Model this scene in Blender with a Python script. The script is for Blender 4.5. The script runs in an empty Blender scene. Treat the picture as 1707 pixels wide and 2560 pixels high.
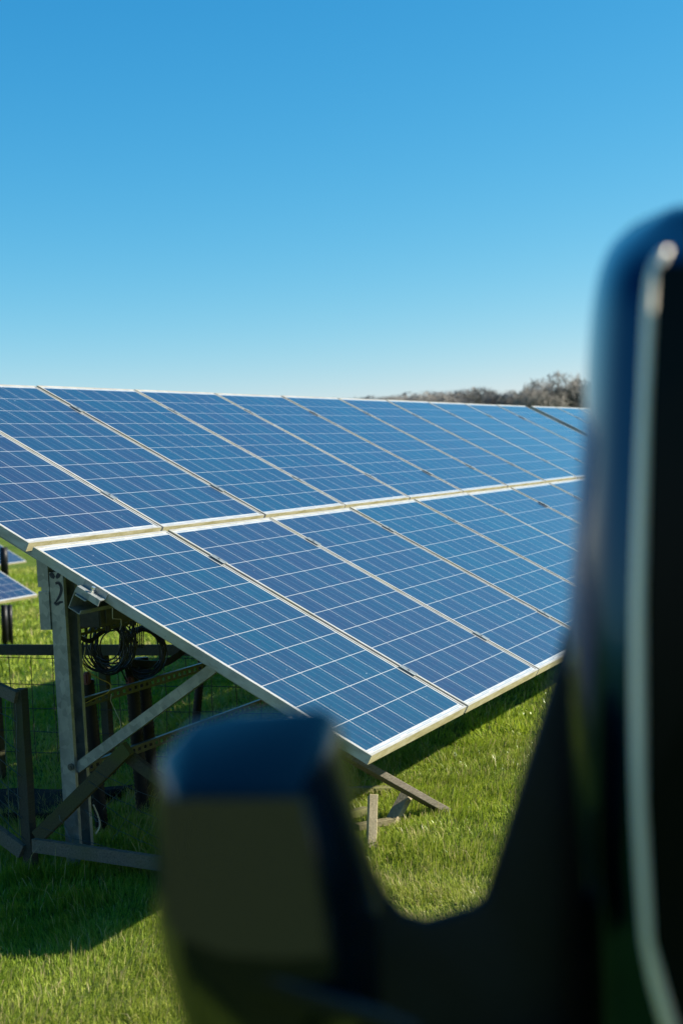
import bpy, bmesh, math, random
import numpy as np
from mathutils import Vector, Matrix, Quaternion
rnd = random.Random(7)
nr = np.random.default_rng(11)
sc = bpy.context.scene
C = sc.collection
# ------------------------------------------------------------------ camera
CAM = Vector((-4.6081, -2.1146, 1.7141))
RW = Matrix(((0.4257561564, -0.9031773885, -0.0547932484),
             (-0.0552419516, 0.0344974473, -0.9978768726),
             (0.9031500551, 0.4278791079, -0.0352057810)))      # world -> right, down, forward
FPX = 3528.6                                                     # focal length in pixels of the 1707 x 2560 photo
cd = bpy.data.cameras.new('camera'); cam = bpy.data.objects.new('camera', cd); C.objects.link(cam)
cd.sensor_fit = 'VERTICAL'; cd.sensor_height = 36.0; cd.lens = 36.0 * FPX / 2560
rot = Matrix((RW[0], -RW[1], -RW[2])).transposed()
cam.matrix_world = Matrix.Translation(CAM) @ rot.to_4x4()
cd.clip_start = 0.05; cd.clip_end = 3000
cd.dof.use_dof = True; cd.dof.focus_distance = 6.6; cd.dof.aperture_fstop = 3.2
sc.camera = cam
# ------------------------------------------------------------------ sky and sun
sun_to = Vector((0.442, -0.747, 0.497)).normalized()
elev = math.asin(sun_to.z)
w = bpy.data.worlds.new('World'); sc.world = w; w.use_nodes = True
nt = w.node_tree; nt.nodes.clear()
sky = nt.nodes.new('ShaderNodeTexSky'); sky.sky_type = 'NISHITA'; sky.sun_disc = False
sky.sun_elevation = elev
sky.sun_rotation = math.atan2(sun_to.x, sun_to.y)
sky.air_density = 1.0; sky.dust_density = 0.0; sky.ozone_density = 3.0
def _m(op, a_, b_):
    n_ = nt.nodes.new('ShaderNodeMath'); n_.operation = op
    for i_, v_ in enumerate((a_, b_)):
        if isinstance(v_, (int, float)): n_.inputs[i_].default_value = v_
        else: nt.links.new(v_, n_.inputs[i_])
    return n_.outputs[0]
sp_ = nt.nodes.new('ShaderNodeSeparateColor'); cb_ = nt.nodes.new('ShaderNodeCombineColor'); nt.links.new(sky.outputs[0], sp_.inputs[0])
ch_ = [_m('MULTIPLY', _m('POWER', _m('MULTIPLY', sp_.outputs[i], 0.1), g_), a_ * 10) for i, (g_, a_) in enumerate(((2.0, 2.02), (0.90, 1.02), (0.58, 0.98)))]
ch_[0] = _m('MINIMUM', ch_[0], _m('MULTIPLY', ch_[1], 0.95))
for i in range(3): nt.links.new(ch_[i], cb_.inputs[i])
bg = nt.nodes.new('ShaderNodeBackground'); bg.inputs['Strength'].default_value = 0.05
wo = nt.nodes.new('ShaderNodeOutputWorld')
nt.links.new(cb_.outputs[0], bg.inputs['Color']); nt.links.new(bg.outputs[0], wo.inputs[0])
sd = bpy.data.lights.new('sun', 'SUN'); sd.energy = 5.0; sd.angle = math.radians(0.5); sd.color = (1.0, 0.93, 0.80)
so = bpy.data.objects.new('sun', sd); C.objects.link(so)
so.rotation_euler = sun_to.to_track_quat('Z', 'Y').to_euler(); so.location = (0, -5, 12)
sc.view_settings.view_transform = 'Standard'; sc.view_settings.look = 'None'
sc.view_settings.exposure = 1.217; sc.view_settings.gamma = 1.0
sc.render.engine = 'CYCLES'

# ------------------------------------------------------------------ tools
def ray(px, py):
    return RW.transposed() @ Vector(((px - 853.5) / FPX, (py - 1280) / FPX, 1))
def dep(px, py, D): return CAM + ray(px, py) * D
def on(axis, val, px, py):
    d = ray(px, py); return CAM + d * ((val - CAM[axis]) / d[axis])
GY, GZ = (1.5, 4, 7, 9.5, 18, 26, 60, 300), (0, -0.17, -0.40, -0.50, -0.80, -0.9, -0.9, -0.45)
def ground_z(x, y):
    return float(np.interp(y, GY, GZ))

class NB:
    """small helper to write node maths"""
    def __init__(s, name):
        s.m = bpy.data.materials.new(name); s.m.use_nodes = True
        s.t = s.m.node_tree; s.b = s.t.nodes['Principled BSDF']; s.out = s.t.nodes['Material Output']
    def n(s, typ, **kw):
        nd = s.t.nodes.new(typ)
        for k, v in kw.items():
            if hasattr(nd, k): setattr(nd, k, v)
        return nd
    def l(s, a, b): s.t.links.new(a, b)
    def val(s, sock, v):
        if isinstance(v, (int, float)): sock.default_value = v
        else: s.l(v, sock)
    def math(s, op, a, b=0.0, c=0.0):
        nd = s.t.nodes.new('ShaderNodeMath'); nd.operation = op
        s.val(nd.inputs[0], a); s.val(nd.inputs[1], b)
        if op in ('MULTIPLY_ADD', 'COMPARE', 'SMOOTH_MIN'): s.val(nd.inputs[2], c)
        return nd.outputs[0]
    def mix(s, f, a, b, mode='MIX'):
        nd = s.t.nodes.new('ShaderNodeMix'); nd.data_type = 'RGBA'; nd.blend_type = mode
        s.val(nd.inputs[0], f)
        for i, v in ((6, a), (7, b)):
            if isinstance(v, tuple): nd.inputs[i].default_value = (*v[:3], 1)
            else: s.l(v, nd.inputs[i])
        return nd.outputs[2]
    def noise(s, scale, detail=3, rough=0.55, vec=None, stretch=None, coord='Object', loc=None):
        tc = s.n('ShaderNodeTexCoord'); mp = s.n('ShaderNodeMapping')
        s.l(tc.outputs[coord], mp.inputs[0])
        if stretch: mp.inputs['Scale'].default_value = stretch
        if loc: mp.inputs['Location'].default_value = loc
        nz = s.n('ShaderNodeTexNoise'); nz.inputs['Scale'].default_value = scale
        nz.inputs['Detail'].default_value = detail; nz.inputs['Roughness'].default_value = rough
        s.l(mp.outputs[0], nz.inputs['Vector']); return nz.outputs[0]
    def ramp(s, f, stops):
        r = s.n('ShaderNodeValToRGB'); s.l(f, r.inputs[0])
        e = r.color_ramp.elements
        while len(e) < len(stops): e.new(0.5)
        for i, (p, c) in enumerate(stops):
            e[i].position = p; e[i].color = (*c, 1) if len(c) == 3 else c
        return r.outputs[0]
    def bump(s, h, strength=0.3, dist=0.01):
        b = s.n('ShaderNodeBump'); b.inputs['Strength'].default_value = strength; b.inputs['Distance'].default_value = dist
        s.l(h, b.inputs['Height']); s.l(b.outputs[0], s.b.inputs['Normal'])

def simple(name, col, rough=0.6, metal=0.0, var=0.25, scale=12, coat=0.0, spec=0.5, stretch=None, bump=0.15):
    k = NB(name)
    nz = k.noise(scale, 4, 0.6, stretch=stretch)
    a = tuple(c * (1 - var) for c in col); b = tuple(min(1, c * (1 + var)) for c in col)
    k.l(k.ramp(nz, [(0.3, a), (0.7, b)]), k.b.inputs['Base Color'])
    k.b.inputs['Roughness'].default_value = rough; k.b.inputs['Metallic'].default_value = metal
    k.b.inputs['Coat Weight'].default_value = coat; k.b.inputs['Coat Roughness'].default_value = 0.05
    k.b.inputs['Specular IOR Level'].default_value = spec
    if bump: k.bump(nz, bump, 0.004)
    return k.m

def mat_wood(name, dark, light, moss, moss_amt):
    k = NB(name)
    g = k.noise(9, 6, 0.65, stretch=(1.0, 14, 14)); g2 = k.noise(3.5, 3, 0.5)
    base = k.ramp(g, [(0.3, dark), (0.5, tuple((a + b) / 2 for a, b in zip(dark, light))), (0.72, light)])
    mk = k.ramp(g2, [(0.45, (0, 0, 0)), (0.62, (1, 1, 1))])
    f = k.math('MULTIPLY', mk, moss_amt)
    k.l(k.mix(f, base, moss), k.b.inputs['Base Color'])
    k.b.inputs['Roughness'].default_value = 0.85; k.bump(g, 0.6, 0.004)
    return k.m

M = {}
M['wood'] = mat_wood('weathered_wood', (0.080, 0.065, 0.046), (0.208, 0.178, 0.134), (0.098, 0.104, 0.031), 0.45)
M['wood_dark'] = mat_wood('shade_toned_fence_wood', (0.027, 0.023, 0.014), (0.086, 0.073, 0.046), (0.055, 0.061, 0.012), 0.7)  # mossy timber, its tone darkened to carry the shade under the table
M['wood_pale'] = mat_wood('pale_wood', (0.30, 0.24, 0.15), (0.50, 0.42, 0.28), (0.33, 0.30, 0.10), 0.25)
M['wood_moss'] = mat_wood('mossy_wood', (0.098, 0.080, 0.037), (0.220, 0.190, 0.086), (0.159, 0.172, 0.031), 0.8)
M['wood_olive'] = mat_wood('damp_olive_wood', (0.037, 0.031, 0.009), (0.092, 0.080, 0.031), (0.073, 0.080, 0.009), 0.9)
M['cable'] = simple('black_cable', (0.012, 0.013, 0.015), 0.42, 0, 0.3, 30)
M['conduit'] = simple('black_conduit', (0.003, 0.004, 0.006), 0.45, 0, 0.2, 30, spec=0.25)
M['yellow_cable'] = simple('yellow_cable', (0.45, 0.33, 0.05), 0.5, 0, 0.15, 30)
M['string'] = simple('pale_string', (0.55, 0.5, 0.38), 0.8, 0, 0.1, 30)
M['wire'] = simple('galvanised_wire', (0.09, 0.13, 0.15), 0.4, 0.7, 0.2, 20)
M['wire_dark'] = simple('rusty_wire', (0.05, 0.045, 0.035), 0.6, 0.4, 0.2, 20)
M['dark_metal'] = simple('dark_metal', (0.10, 0.10, 0.08), 0.55, 0.3, 0.3, 20)
M['rail_metal'] = simple('shade_toned_rail_steel', (0.055, 0.065, 0.045), 0.4, 0.5, 0.3, 20)  # under-table shade and reflected grass put into the dark greenish colour
M['bolt'] = simple('bright_steel', (0.75, 0.74, 0.7), 0.25, 0.9, 0.1, 20)
M['paint_mark'] = simple('black_marker_paint', (0.012, 0.016, 0.03), 0.6, 0, 0.3, 90)
M['red'] = simple('red_plastic', (0.14, 0.03, 0.03), 0.5, 0, 0.2, 20)
M['tray'] = simple('black_plastic_sheet', (0.006, 0.007, 0.007), 0.85, 0, 0.3, 8, bump=0.2, spec=0.05)
M['backsheet'] = simple('white_backsheet', (0.62, 0.62, 0.58), 0.6, 0, 0.08, 8)

k = NB('galvanised_steel')                                    # spangled zinc
tc = k.n('ShaderNodeTexCoord'); vo = k.n('ShaderNodeTexVoronoi'); vo.inputs['Scale'].default_value = 34
k.l(tc.outputs['Object'], vo.inputs['Vector']); nz = k.noise(6, 5, 0.7)
sp = k.math('ADD', k.math('MULTIPLY', vo.outputs['Color'], 0.35), k.math('MULTIPLY', nz, 0.75))
k.l(k.ramp(sp, [(0.3, (0.20, 0.22, 0.22)), (0.52, (0.29, 0.315, 0.31)), (0.75, (0.42, 0.44, 0.42))]), k.b.inputs['Base Color'])
k.b.inputs['Metallic'].default_value = 0.4; k.b.inputs['Roughness'].default_value = 0.42; k.bump(nz, 0.15, 0.003)
M['galv'] = k.m

k = NB('anodised_frame')                                      # aluminium with lichen and grime streaks
nz = k.noise(7, 6, 0.7, stretch=(1, 1, 3)); nz2 = k.noise(2.2, 4, 0.6, loc=(4, 2, 1))
base = k.ramp(nz, [(0.34, (0.34, 0.33, 0.29)), (0.55, (0.49, 0.48, 0.44)), (0.8, (0.58, 0.57, 0.53))])
gm = k.ramp(nz2, [(0.50, (0, 0, 0)), (0.68, (1, 1, 1))])
sp2 = k.ramp(k.noise(55, 3, 0.7), [(0.63, (0, 0, 0)), (0.72, (1, 1, 1))])
c1 = k.mix(k.math('MULTIPLY', gm, 0.45), base, (0.42, 0.38, 0.17))
c2 = k.mix(k.math('MULTIPLY', sp2, 0.55), c1, (0.12, 0.12, 0.10))
k.l(c2, k.b.inputs['Base Color']); k.b.inputs['Metallic'].default_value = 0.15; k.b.inputs['Roughness'].default_value = 0.42
M['frame'] = k.m

k = NB('lichened_frame')                                      # lower edge where water runs off: yellow green lichen
nz = k.noise(5, 6, 0.7, stretch=(1, 1, 4)); n5 = k.noise(38, 4, 0.7)
base = k.ramp(nz, [(0.35, (0.25, 0.22, 0.08)), (0.55, (0.42, 0.38, 0.22)), (0.75, (0.50, 0.48, 0.37))])
k.l(k.mix(k.math('MULTIPLY', k.ramp(n5, [(0.56, (0, 0, 0)), (0.66, (1, 1, 1))]), 0.45), base, (0.22, 0.20, 0.08)), k.b.inputs['Base Color'])
k.b.inputs['Roughness'].default_value = 0.7
M['frame_lichen'] = k.m

# glass with 6 x 10 blue polycrystalline cells; UV in metres across the module
k = NB('solar_cells')
uv = k.n('ShaderNodeUVMap'); sx = k.n('ShaderNodeSeparateXYZ'); k.l(uv.outputs[0], sx.inputs[0])
U, V = sx.outputs[0], sx.outputs[1]
PW, PH, CP = 0.992, 1.650, 0.1585
mu, mv = (PW - 6 * CP) / 2, (PH - 10 * CP) / 2
cu = k.math('DIVIDE', k.math('SUBTRACT', U, mu), CP); cv = k.math('DIVIDE', k.math('SUBTRACT', V, mv), CP)
fu = k.math('FRACT', cu); fv = k.math('FRACT', cv)
def inside(x, lo, hi): return k.math('MULTIPLY', k.math('GREATER_THAN', x, lo), k.math('LESS_THAN', x, hi))
g = 0.0086
cell = k.math('MULTIPLY', inside(fu, g, 1 - g), inside(fv, g, 1 - g))
area = k.math('MULTIPLY', inside(cu, 0, 6), inside(cv, 0, 10))
cell = k.math('MULTIPLY', cell, area)
bb = None                                                     # three busbars per cell, running up the slope
for p in (1 / 6, 0.5, 5 / 6):
    q = k.math('LESS_THAN', k.math('ABSOLUTE', k.math('SUBTRACT', fu, p)), 0.0058)
    bb = q if bb is None else k.math('MAXIMUM', bb, q)
bb = k.math('MULTIPLY', bb, inside(cu, 0, 6)); bb = k.math('MULTIPLY', bb, inside(cv, -0.06, 10.06))
rib = k.math('MAXIMUM', inside(V, 0.016, 0.021), inside(V, PH - 0.021, PH - 0.016))    # ribbons across both ends
r2 = k.math('MAXIMUM', inside(V, 0.024, 0.028), inside(V, PH - 0.028, PH - 0.024))
ribm = k.math('MULTIPLY', rib, inside(k.math('FRACT', k.math('MULTIPLY', cu, 0.5)), 0.1, 0.92))
ribm = k.math('MAXIMUM', ribm, k.math('MULTIPLY', r2, inside(k.math('FRACT', k.math('ADD', k.math('MULTIPLY', cu, 0.5), 0.5)), 0.15, 0.85)))
cid = k.n('ShaderNodeCombineXYZ'); k.l(k.math('FLOOR', cu), cid.inputs[0]); k.l(k.math('FLOOR', cv), cid.inputs[1])
oi = k.n('ShaderNodeObjectInfo'); k.l(k.math('MULTIPLY', oi.outputs['Random'], 57.0), cid.inputs[2])
wn = k.n('ShaderNodeTexWhiteNoise'); wn.noise_dimensions = '3D'; k.l(cid.outputs[0], wn.inputs[0])
vo = k.n('ShaderNodeTexVoronoi'); vo.inputs['Scale'].default_value = 55
off = k.n('ShaderNodeVectorMath'); off.operation = 'ADD'; k.l(uv.outputs[0], off.inputs[0]); k.l(wn.outputs['Color'], off.inputs[1])
k.l(off.outputs[0], vo.inputs['Vector'])
sv = k.n('ShaderNodeSeparateColor'); k.l(vo.outputs['Color'], sv.inputs[0])
t = k.math('ADD', k.math('MULTIPLY', wn.outputs['Value'], 0.36), k.math('MULTIPLY', sv.outputs[0], 0.26))
t = k.math('ADD', t, k.math('MULTIPLY', oi.outputs['Random'], 0.38))
cc = k.ramp(t, [(0.05, (0.020, 0.025, 0.066)), (0.35, (0.013, 0.030, 0.072)), (0.6, (0.009, 0.037, 0.080)), (0.95, (0.005, 0.050, 0.094))])
dust = k.noise(5, 5, 0.65, coord='UV'); cc = k.mix(k.math('MULTIPLY', dust, 0.06), cc, (0.25, 0.26, 0.25))
col = k.mix(cell, (0.58, 0.575, 0.54), cc)
col = k.mix(k.math('MULTIPLY', bb, 0.42), col, (0.28, 0.33, 0.38))
col = k.mix(k.math('MULTIPLY', ribm, 0.75), col, (0.26, 0.30, 0.33))
spk = k.ramp(k.noise(70, 1, 0.4, coord='UV'), [(0.80, (0, 0, 0)), (0.82, (1, 1, 1))])    # a few specks and droppings
col = k.mix(k.math('MULTIPLY', spk, 0.8), col, (0.6, 0.62, 0.6))
k.l(col, k.b.inputs['Base Color'])
k.b.inputs['Roughness'].default_value = 0.35; k.b.inputs['Specular IOR Level'].default_value = 0.3
k.b.inputs['Coat Weight'].default_value = 1.0; k.b.inputs['Coat IOR'].default_value = 1.33
k.b.inputs['Coat Roughness'].default_value = 0.12
M['cells'] = k.m

k = NB('grass_blades')
at = k.n('ShaderNodeAttribute'); at.attribute_name = 'tint'
df = k.n('ShaderNodeBsdfDiffuse'); tr = k.n('ShaderNodeBsdfTranslucent'); gl = k.n('ShaderNodeBsdfGlossy'); gl.inputs['Roughness'].default_value = 0.35
gl.inputs['Color'].default_value = (0.9, 0.95, 0.8, 1)
k.l(at.outputs['Color'], df.inputs[0]); k.l(k.mix(0.5, at.outputs['Color'], (0.36, 0.46, 0.016)), tr.inputs[0])
m1 = k.n('ShaderNodeMixShader'); m1.inputs[0].default_value = 0.32; k.l(df.outputs[0], m1.inputs[1]); k.l(tr.outputs[0], m1.inputs[2])
fr = k.n('ShaderNodeFresnel'); fr.inputs[0].default_value = 1.33
m2 = k.n('ShaderNodeMixShader'); k.l(k.math('MULTIPLY', fr.outputs[0], 0.05), m2.inputs[0]); k.l(m1.outputs[0], m2.inputs[1]); k.l(gl.outputs[0], m2.inputs[2])
k.l(m2.outputs[0], k.out.inputs[0])
M['blades'] = k.m

k = NB('meadow_ground')
n1 = k.noise(0.35, 5, 0.6); n2 = k.noise(14, 6, 0.75)
a = k.ramp(n1, [(0.35, (0.06, 0.13, 0.010)), (0.6, (0.17, 0.25, 0.025))])
b = k.ramp(n2, [(0.3, (0.014, 0.024, 0.004)), (0.6, (0.11, 0.155, 0.02))])
k.l(k.mix(0.5, a, b), k.b.inputs['Base Color']); k.b.inputs['Roughness'].default_value = 0.95
k.b.inputs['Specular IOR Level'].default_value = 0.1; k.bump(n2, 0.8, 0.05)
M['ground'] = k.m

k = NB('bark'); nz = k.noise(3, 4, 0.6)
k.l(k.ramp(nz, [(0.3, (0.20, 0.18, 0.155)), (0.7, (0.30, 0.275, 0.24))]), k.b.inputs['Base Color']); k.b.inputs['Roughness'].default_value = 0.9
M['bark'] = k.m

k = NB('gloss_dark_paint'); nz = k.noise(2, 3)
k.l(k.ramp(nz, [(0.3, (0.007, 0.032, 0.066)), (0.7, (0.009, 0.038, 0.074))]), k.b.inputs['Base Color'])
k.b.inputs['Metallic'].default_value = 1.0; k.b.inputs['Roughness'].default_value = 0.16; k.b.inputs['Coat Weight'].default_value = 0.12; k.b.inputs['Coat Roughness'].default_value = 0.04
k.b.inputs['Coat IOR'].default_value = 1.38; k.b.inputs['Specular IOR Level'].default_value = 0.25
M['paint'] = k.m
M['black_plastic'] = simple('black_plastic', (0.001, 0.005, 0.008), 0.38, 0, 0.2, 20, spec=0.22)
M['tinted'] = simple('tinted_glass', (0.001, 0.003, 0.003), 0.25, 0, 0.1, 3, spec=0.08, bump=0)
M['mirror'] = simple('dark_mirror_glass', (0.095, 0.092, 0.29), 0.18, 1.0, 0.05, 3, bump=0)
M['chrome'] = simple('satin_chrome', (1.0, 0.90, 0.74), 0.45, 0.35, 0.03, 6, bump=0)
M['cap'] = simple('mirror_cap_paint', (0.002, 0.006, 0.010), 0.18, 0, 0.2, 6, spec=0.32, bump=0)
M['rubber'] = simple('tyre_rubber', (0.02, 0.02, 0.02), 0.8, 0, 0.2, 20)

for k_ in ('ground', 'frame', 'frame_lichen', 'galv', 'wood', 'wood_dark', 'wood_pale', 'wood_moss', 'wood_olive', 'bark', 'cells', 'backsheet', 'rail_metal', 'dark_metal'):
    t_ = M[k_].node_tree; b_ = t_.nodes['Principled BSDF'].inputs['Base Color']; src = b_.links[0].from_socket
    mx = t_.nodes.new('ShaderNodeMix'); mx.data_type = 'RGBA'; mx.blend_type = 'MULTIPLY'; mx.inputs[0].default_value = 1.0
    t_.links.new(src, mx.inputs[6]); mx.inputs[7].default_value = (0.78, 0.78, 0.78, 1); t_.links.new(mx.outputs[2], b_)

def obj(name, bm, mats, parent=None, smooth=False, uvname=None):
    me = bpy.data.meshes.new(name); bm.normal_update(); bm.to_mesh(me); bm.free()
    for m in (mats if isinstance(mats, (list, tuple)) else [mats]): me.materials.append(m if not isinstance(m, str) else M[m])
    if smooth:
        for p in me.polygons: p.use_smooth = True
    o = bpy.data.objects.new(name, me); C.objects.link(o)
    if parent: o.parent = parent
    return o
def tag(o, label, cat, group=None, kind=None):
    if label: o['label'] = label
    if cat: o['category'] = cat
    if group: o['group'] = group
    if kind: o['kind'] = kind
    return o
def empty(name, loc, label, cat, group=None):
    o = bpy.data.objects.new(name, None); C.objects.link(o); o.location = loc; o.empty_display_size = 0.2
    return tag(o, label, cat, group)
def box(bm, x0, x1, y0, y1, z0, z1, f=None):
    vs = [Vector((x, y, z)) for x in (x0, x1) for y in (y0, y1) for z in (z0, z1)]
    if f: vs = [f(v) for v in vs]
    v = [bm.verts.new(p) for p in vs]
    for q in ((0, 1, 3, 2), (4, 6, 7, 5), (0, 4, 5, 1), (2, 3, 7, 6), (0, 2, 6, 4), (1, 5, 7, 3)):
        bm.faces.new([v[i] for i in q])
    return v
def beam(bm, a, b, w, h, upv=Vector((0, 0, 1)), wob=0.0, segs=1):
    a, b = Vector(a), Vector(b); d = (b - a).normalized()
    s = d.cross(upv)
    if s.length < 1e-3: s = d.cross(Vector((0, 1, 0)))
    s.normalize(); u = s.cross(d)
    prev = None
    for i in range(segs + 1):
        t = i / segs; p = a.lerp(b, t) + (s * rnd.uniform(-1, 1) + u * rnd.uniform(-1, 1)) * wob
        ww = w * (1 + rnd.uniform(-1, 1) * wob * 6); hh = h * (1 + rnd.uniform(-1, 1) * wob * 6)
        ring = [bm.verts.new(p + s * sx * ww / 2 + u * sz * hh / 2) for sx, sz in ((-1, -1), (1, -1), (1, 1), (-1, 1))]
        if prev:
            for j in range(4): bm.faces.new((prev[j], prev[(j + 1) % 4], ring[(j + 1) % 4], ring[j]))
        else: bm.faces.new(ring[::-1])
        prev = ring
    bm.faces.new(prev)
def tube(bm, pts, r, n=6, r2=None, cap=True):
    pts = [Vector(p) for p in pts]; prev = None; ref = Vector((0.3, 0.2, 0.93))
    N = len(pts)
    for i, p in enumerate(pts):
        d = (pts[min(i + 1, N - 1)] - pts[max(i - 1, 0)]).normalized()
        s = d.cross(ref)
        if s.length < 1e-3: s = d.cross(Vector((1, 0, 0)))
        s.normalize(); u = s.cross(d); ref = u
        rr = r(i / (N - 1)) if callable(r) else (r if r2 is None else r + (r2 - r) * i / (N - 1))
        ring = [bm.verts.new(p + (s * math.cos(2 * math.pi * j / n) + u * math.sin(2 * math.pi * j / n)) * rr) for j in range(n)]
        if prev:
            for j in range(n): bm.faces.new((prev[j], ring[j], ring[(j + 1) % n], prev[(j + 1) % n]))
        elif cap: bm.faces.new(ring)
        prev = ring
    if cap: bm.faces.new(prev[::-1])
def spline(ctrl, n=10):
    c = [Vector(p) for p in ctrl]; c = [2 * c[0] - c[1]] + c + [2 * c[-1] - c[-2]]; out = []
    for i in range(1, len(c) - 2):
        for k_ in range(n):
            t = k_ / n; p0, p1, p2, p3 = c[i - 1:i + 3]
            out.append(0.5 * ((2 * p1) + (p2 - p0) * t + (2 * p0 - 5 * p1 + 4 * p2 - p3) * t * t + (3 * p1 - p0 - 3 * p2 + p3) * t ** 3))
    out.append(c[-2]); return out

# ------------------------------------------------------------------ ground
bm = bmesh.new()
ys = [-900, -300, -80, -20, -5, 1.5, 4, 7, 9.5, 13, 18, 22, 26, 40, 60, 120, 300, 900]
xs = [-900, -300, -80, -20, -5, 0, 5, 10, 20, 40, 90, 200, 400, 900]
gv = [[bm.verts.new((x, y, ground_z(x, y))) for x in xs] for y in ys]
for i in range(len(ys) - 1):
    for j in range(len(xs) - 1): bm.faces.new((gv[i][j], gv[i][j + 1], gv[i + 1][j + 1], gv[i + 1][j]))
g = obj('ground', bm, 'ground', smooth=True); g['kind'] = 'structure'

def vnoise(x, y, s, seed):
    """value noise, vectorised"""
    x = x * s; y = y * s; xi = np.floor(x).astype(int); yi = np.floor(y).astype(int); fx = x - xi; fy = y - yi
    fx = fx * fx * (3 - 2 * fx); fy = fy * fy * (3 - 2 * fy)
    def h(a, b):
        n = (a * 374761393 + b * 668265263 + seed * 974634777) & 0xffffffff
        n = ((n ^ (n >> 13)) * 1274126177) & 0xffffffff
        return ((n ^ (n >> 16)) & 0xffff) / 65535.0
    return (h(xi, yi) * (1 - fx) + h(xi + 1, yi) * fx) * (1 - fy) + (h(xi, yi + 1) * (1 - fx) + h(xi + 1, yi + 1) * fx) * fy

def grass():
    A0 = math.atan2(RW[2][1], RW[2][0]); half = 0.50
    parts = []
    for d0, d1, dens, hm, wd in ((3.2, 5.6, 21000, 0.036, 0.0026), (5.6, 8.5, 10500, 0.042, 0.0034), (8.5, 15, 2500, 0.052, 0.0070), (15, 42, 250, 0.08, 0.018)):
        n = int(dens * half * (d1 * d1 - d0 * d0))
        d = np.sqrt(nr.uniform(d0 * d0, d1 * d1, n)); a = A0 + nr.uniform(-half, half, n)
        x = CAM.x + d * np.cos(a); y = CAM.y + d * np.sin(a)
        parts.append((x, y, np.full(n, hm), np.full(n, wd)))
    x, y, hm, wd = (np.concatenate(q) for q in zip(*parts))
    n1 = vnoise(x, y, 1.1, 1); n2 = vnoise(x, y, 4.5, 2); n3 = vnoise(x, y, 14, 3); n4 = vnoise(x, y, 0.6, 5); n5 = vnoise(x, y, 7.5, 6)
    n = len(x)
    h = 0.8 * hm * (0.45 + 0.9 * n2 + 0.7 * n1 ** 2) * nr.uniform(0.5, 1.2, n)
    dry = (nr.uniform(0, 1, n) < 0.025 + 0.12 * np.clip(n4 * 1.8 - 0.8, 0, 1))
    h = h * (0.75 + 0.9 * np.clip(n5 * 2 - 0.9, 0, 1)); h = np.where(dry, h * 1.9, h)
    near_fence = np.exp(-((x - 0.8) ** 2 / 0.5 + (y - 1.6) ** 2 / 1.5))
    h = h * (1 + 0.6 * near_fence)
    z = np.interp(y, GY, GZ)
    ang = nr.uniform(0, 2 * np.pi, n)                              # facing
    la = 2 * np.pi * vnoise(x, y, 2.3, 9) * 1.6 + nr.normal(0, 0.9, n)   # lean direction, clumped
    lean = h * np.clip(nr.normal(0.55, 0.35, n), 0, 1.5)
    w = wd * nr.uniform(0.7, 1.3, n)
    sx, sy = np.cos(ang) * w / 2, np.sin(ang) * w / 2
    lx, ly = np.cos(la) * lean, np.sin(la) * lean
    V_ = np.empty((n, 5, 3), np.float32)
    V_[:, 0] = np.stack([x - sx, y - sy, z - 0.004], 1); V_[:, 1] = np.stack([x + sx, y + sy, z - 0.004], 1)
    mx, my, mz = x + lx * 0.35, y + ly * 0.35, z + h * 0.6
    V_[:, 2] = np.stack([mx + sx * 0.8, my + sy * 0.8, mz], 1); V_[:, 3] = np.stack([mx - sx * 0.8, my - sy * 0.8, mz], 1)
    V_[:, 4] = np.stack([x + lx, y + ly, z + h * np.clip(1.1 - 0.45 * (lean / h) ** 2, 0.45, 1)], 1)
    me = bpy.data.meshes.new('grass')
    me.vertices.add(n * 5); me.vertices.foreach_set('co', V_.ravel())
    lp = (np.array([0, 1, 2, 3, 3, 2, 4])[None] + 5 * np.arange(n)[:, None]).astype(np.int32)
    me.loops.add(n * 7); me.loops.foreach_set('vertex_index', lp.ravel())
    ls = (np.array([0, 4])[None] + 7 * np.arange(n)[:, None]).astype(np.int32)
    me.polygons.add(n * 2); me.polygons.foreach_set('loop_start', ls.ravel())
    me.update(calc_edges=True)
    t = np.clip(n1 * 0.5 - 0.42 * np.clip(n5 * 2 - 0.9, 0, 1) + 0.08 + n3 * 0.25 + nr.normal(0.17, 0.18, n), 0, 1)[:, None]
    g0 = np.array([0.060, 0.165, 0.012]); g1 = np.array([0.330, 0.480, 0.040]); g2 = np.array([0.62, 0.62, 0.13])
    col = g0 + (g1 - g0) * t; t2 = np.clip(n4 * 1.3 - 0.40 + nr.normal(0, 0.25, n) + 0.25 * np.clip((y - 3.5) / 4, 0, 1), 0, 1)[:, None]
    col = col + (g2 - col) * t2 * 0.6
    col = col * np.array([0.76, 0.74, 0.85]); col = np.where(dry[:, None], np.array([0.34, 0.29, 0.13]) * nr.uniform(0.6, 1.2, (n, 1)), col)
    c4 = np.ones((n, 5, 4), np.float32); c4[:, :, :3] = col[:, None, :]
    ca = me.color_attributes.new('tint', 'FLOAT_COLOR', 'POINT'); ca.data.foreach_set('color', c4.ravel())
    me.materials.append(M['blades'])
    o = bpy.data.objects.new('grass', me); C.objects.link(o)
    tag(o, 'green meadow grass with scattered dry straw blades over the whole field', 'grass', kind='stuff')
grass()

# ------------------------------------------------------------------ solar tables
TH = math.radians(28.766); CS, SN = math.cos(TH), math.sin(TH)
H0 = 0.65; PITCH = 1.01; GAP = 0.026
def SL(p):                                                       # (x, v, offset) of the sloping plane -> table space
    x, v, o = p; return Vector((x, v * CS - o * SN, H0 + v * SN + o * CS))
def SLM(x, v, o=0.0):
    return Matrix.Translation(SL((x, v, o))) @ Matrix.Rotation(TH, 4, 'X')

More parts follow.
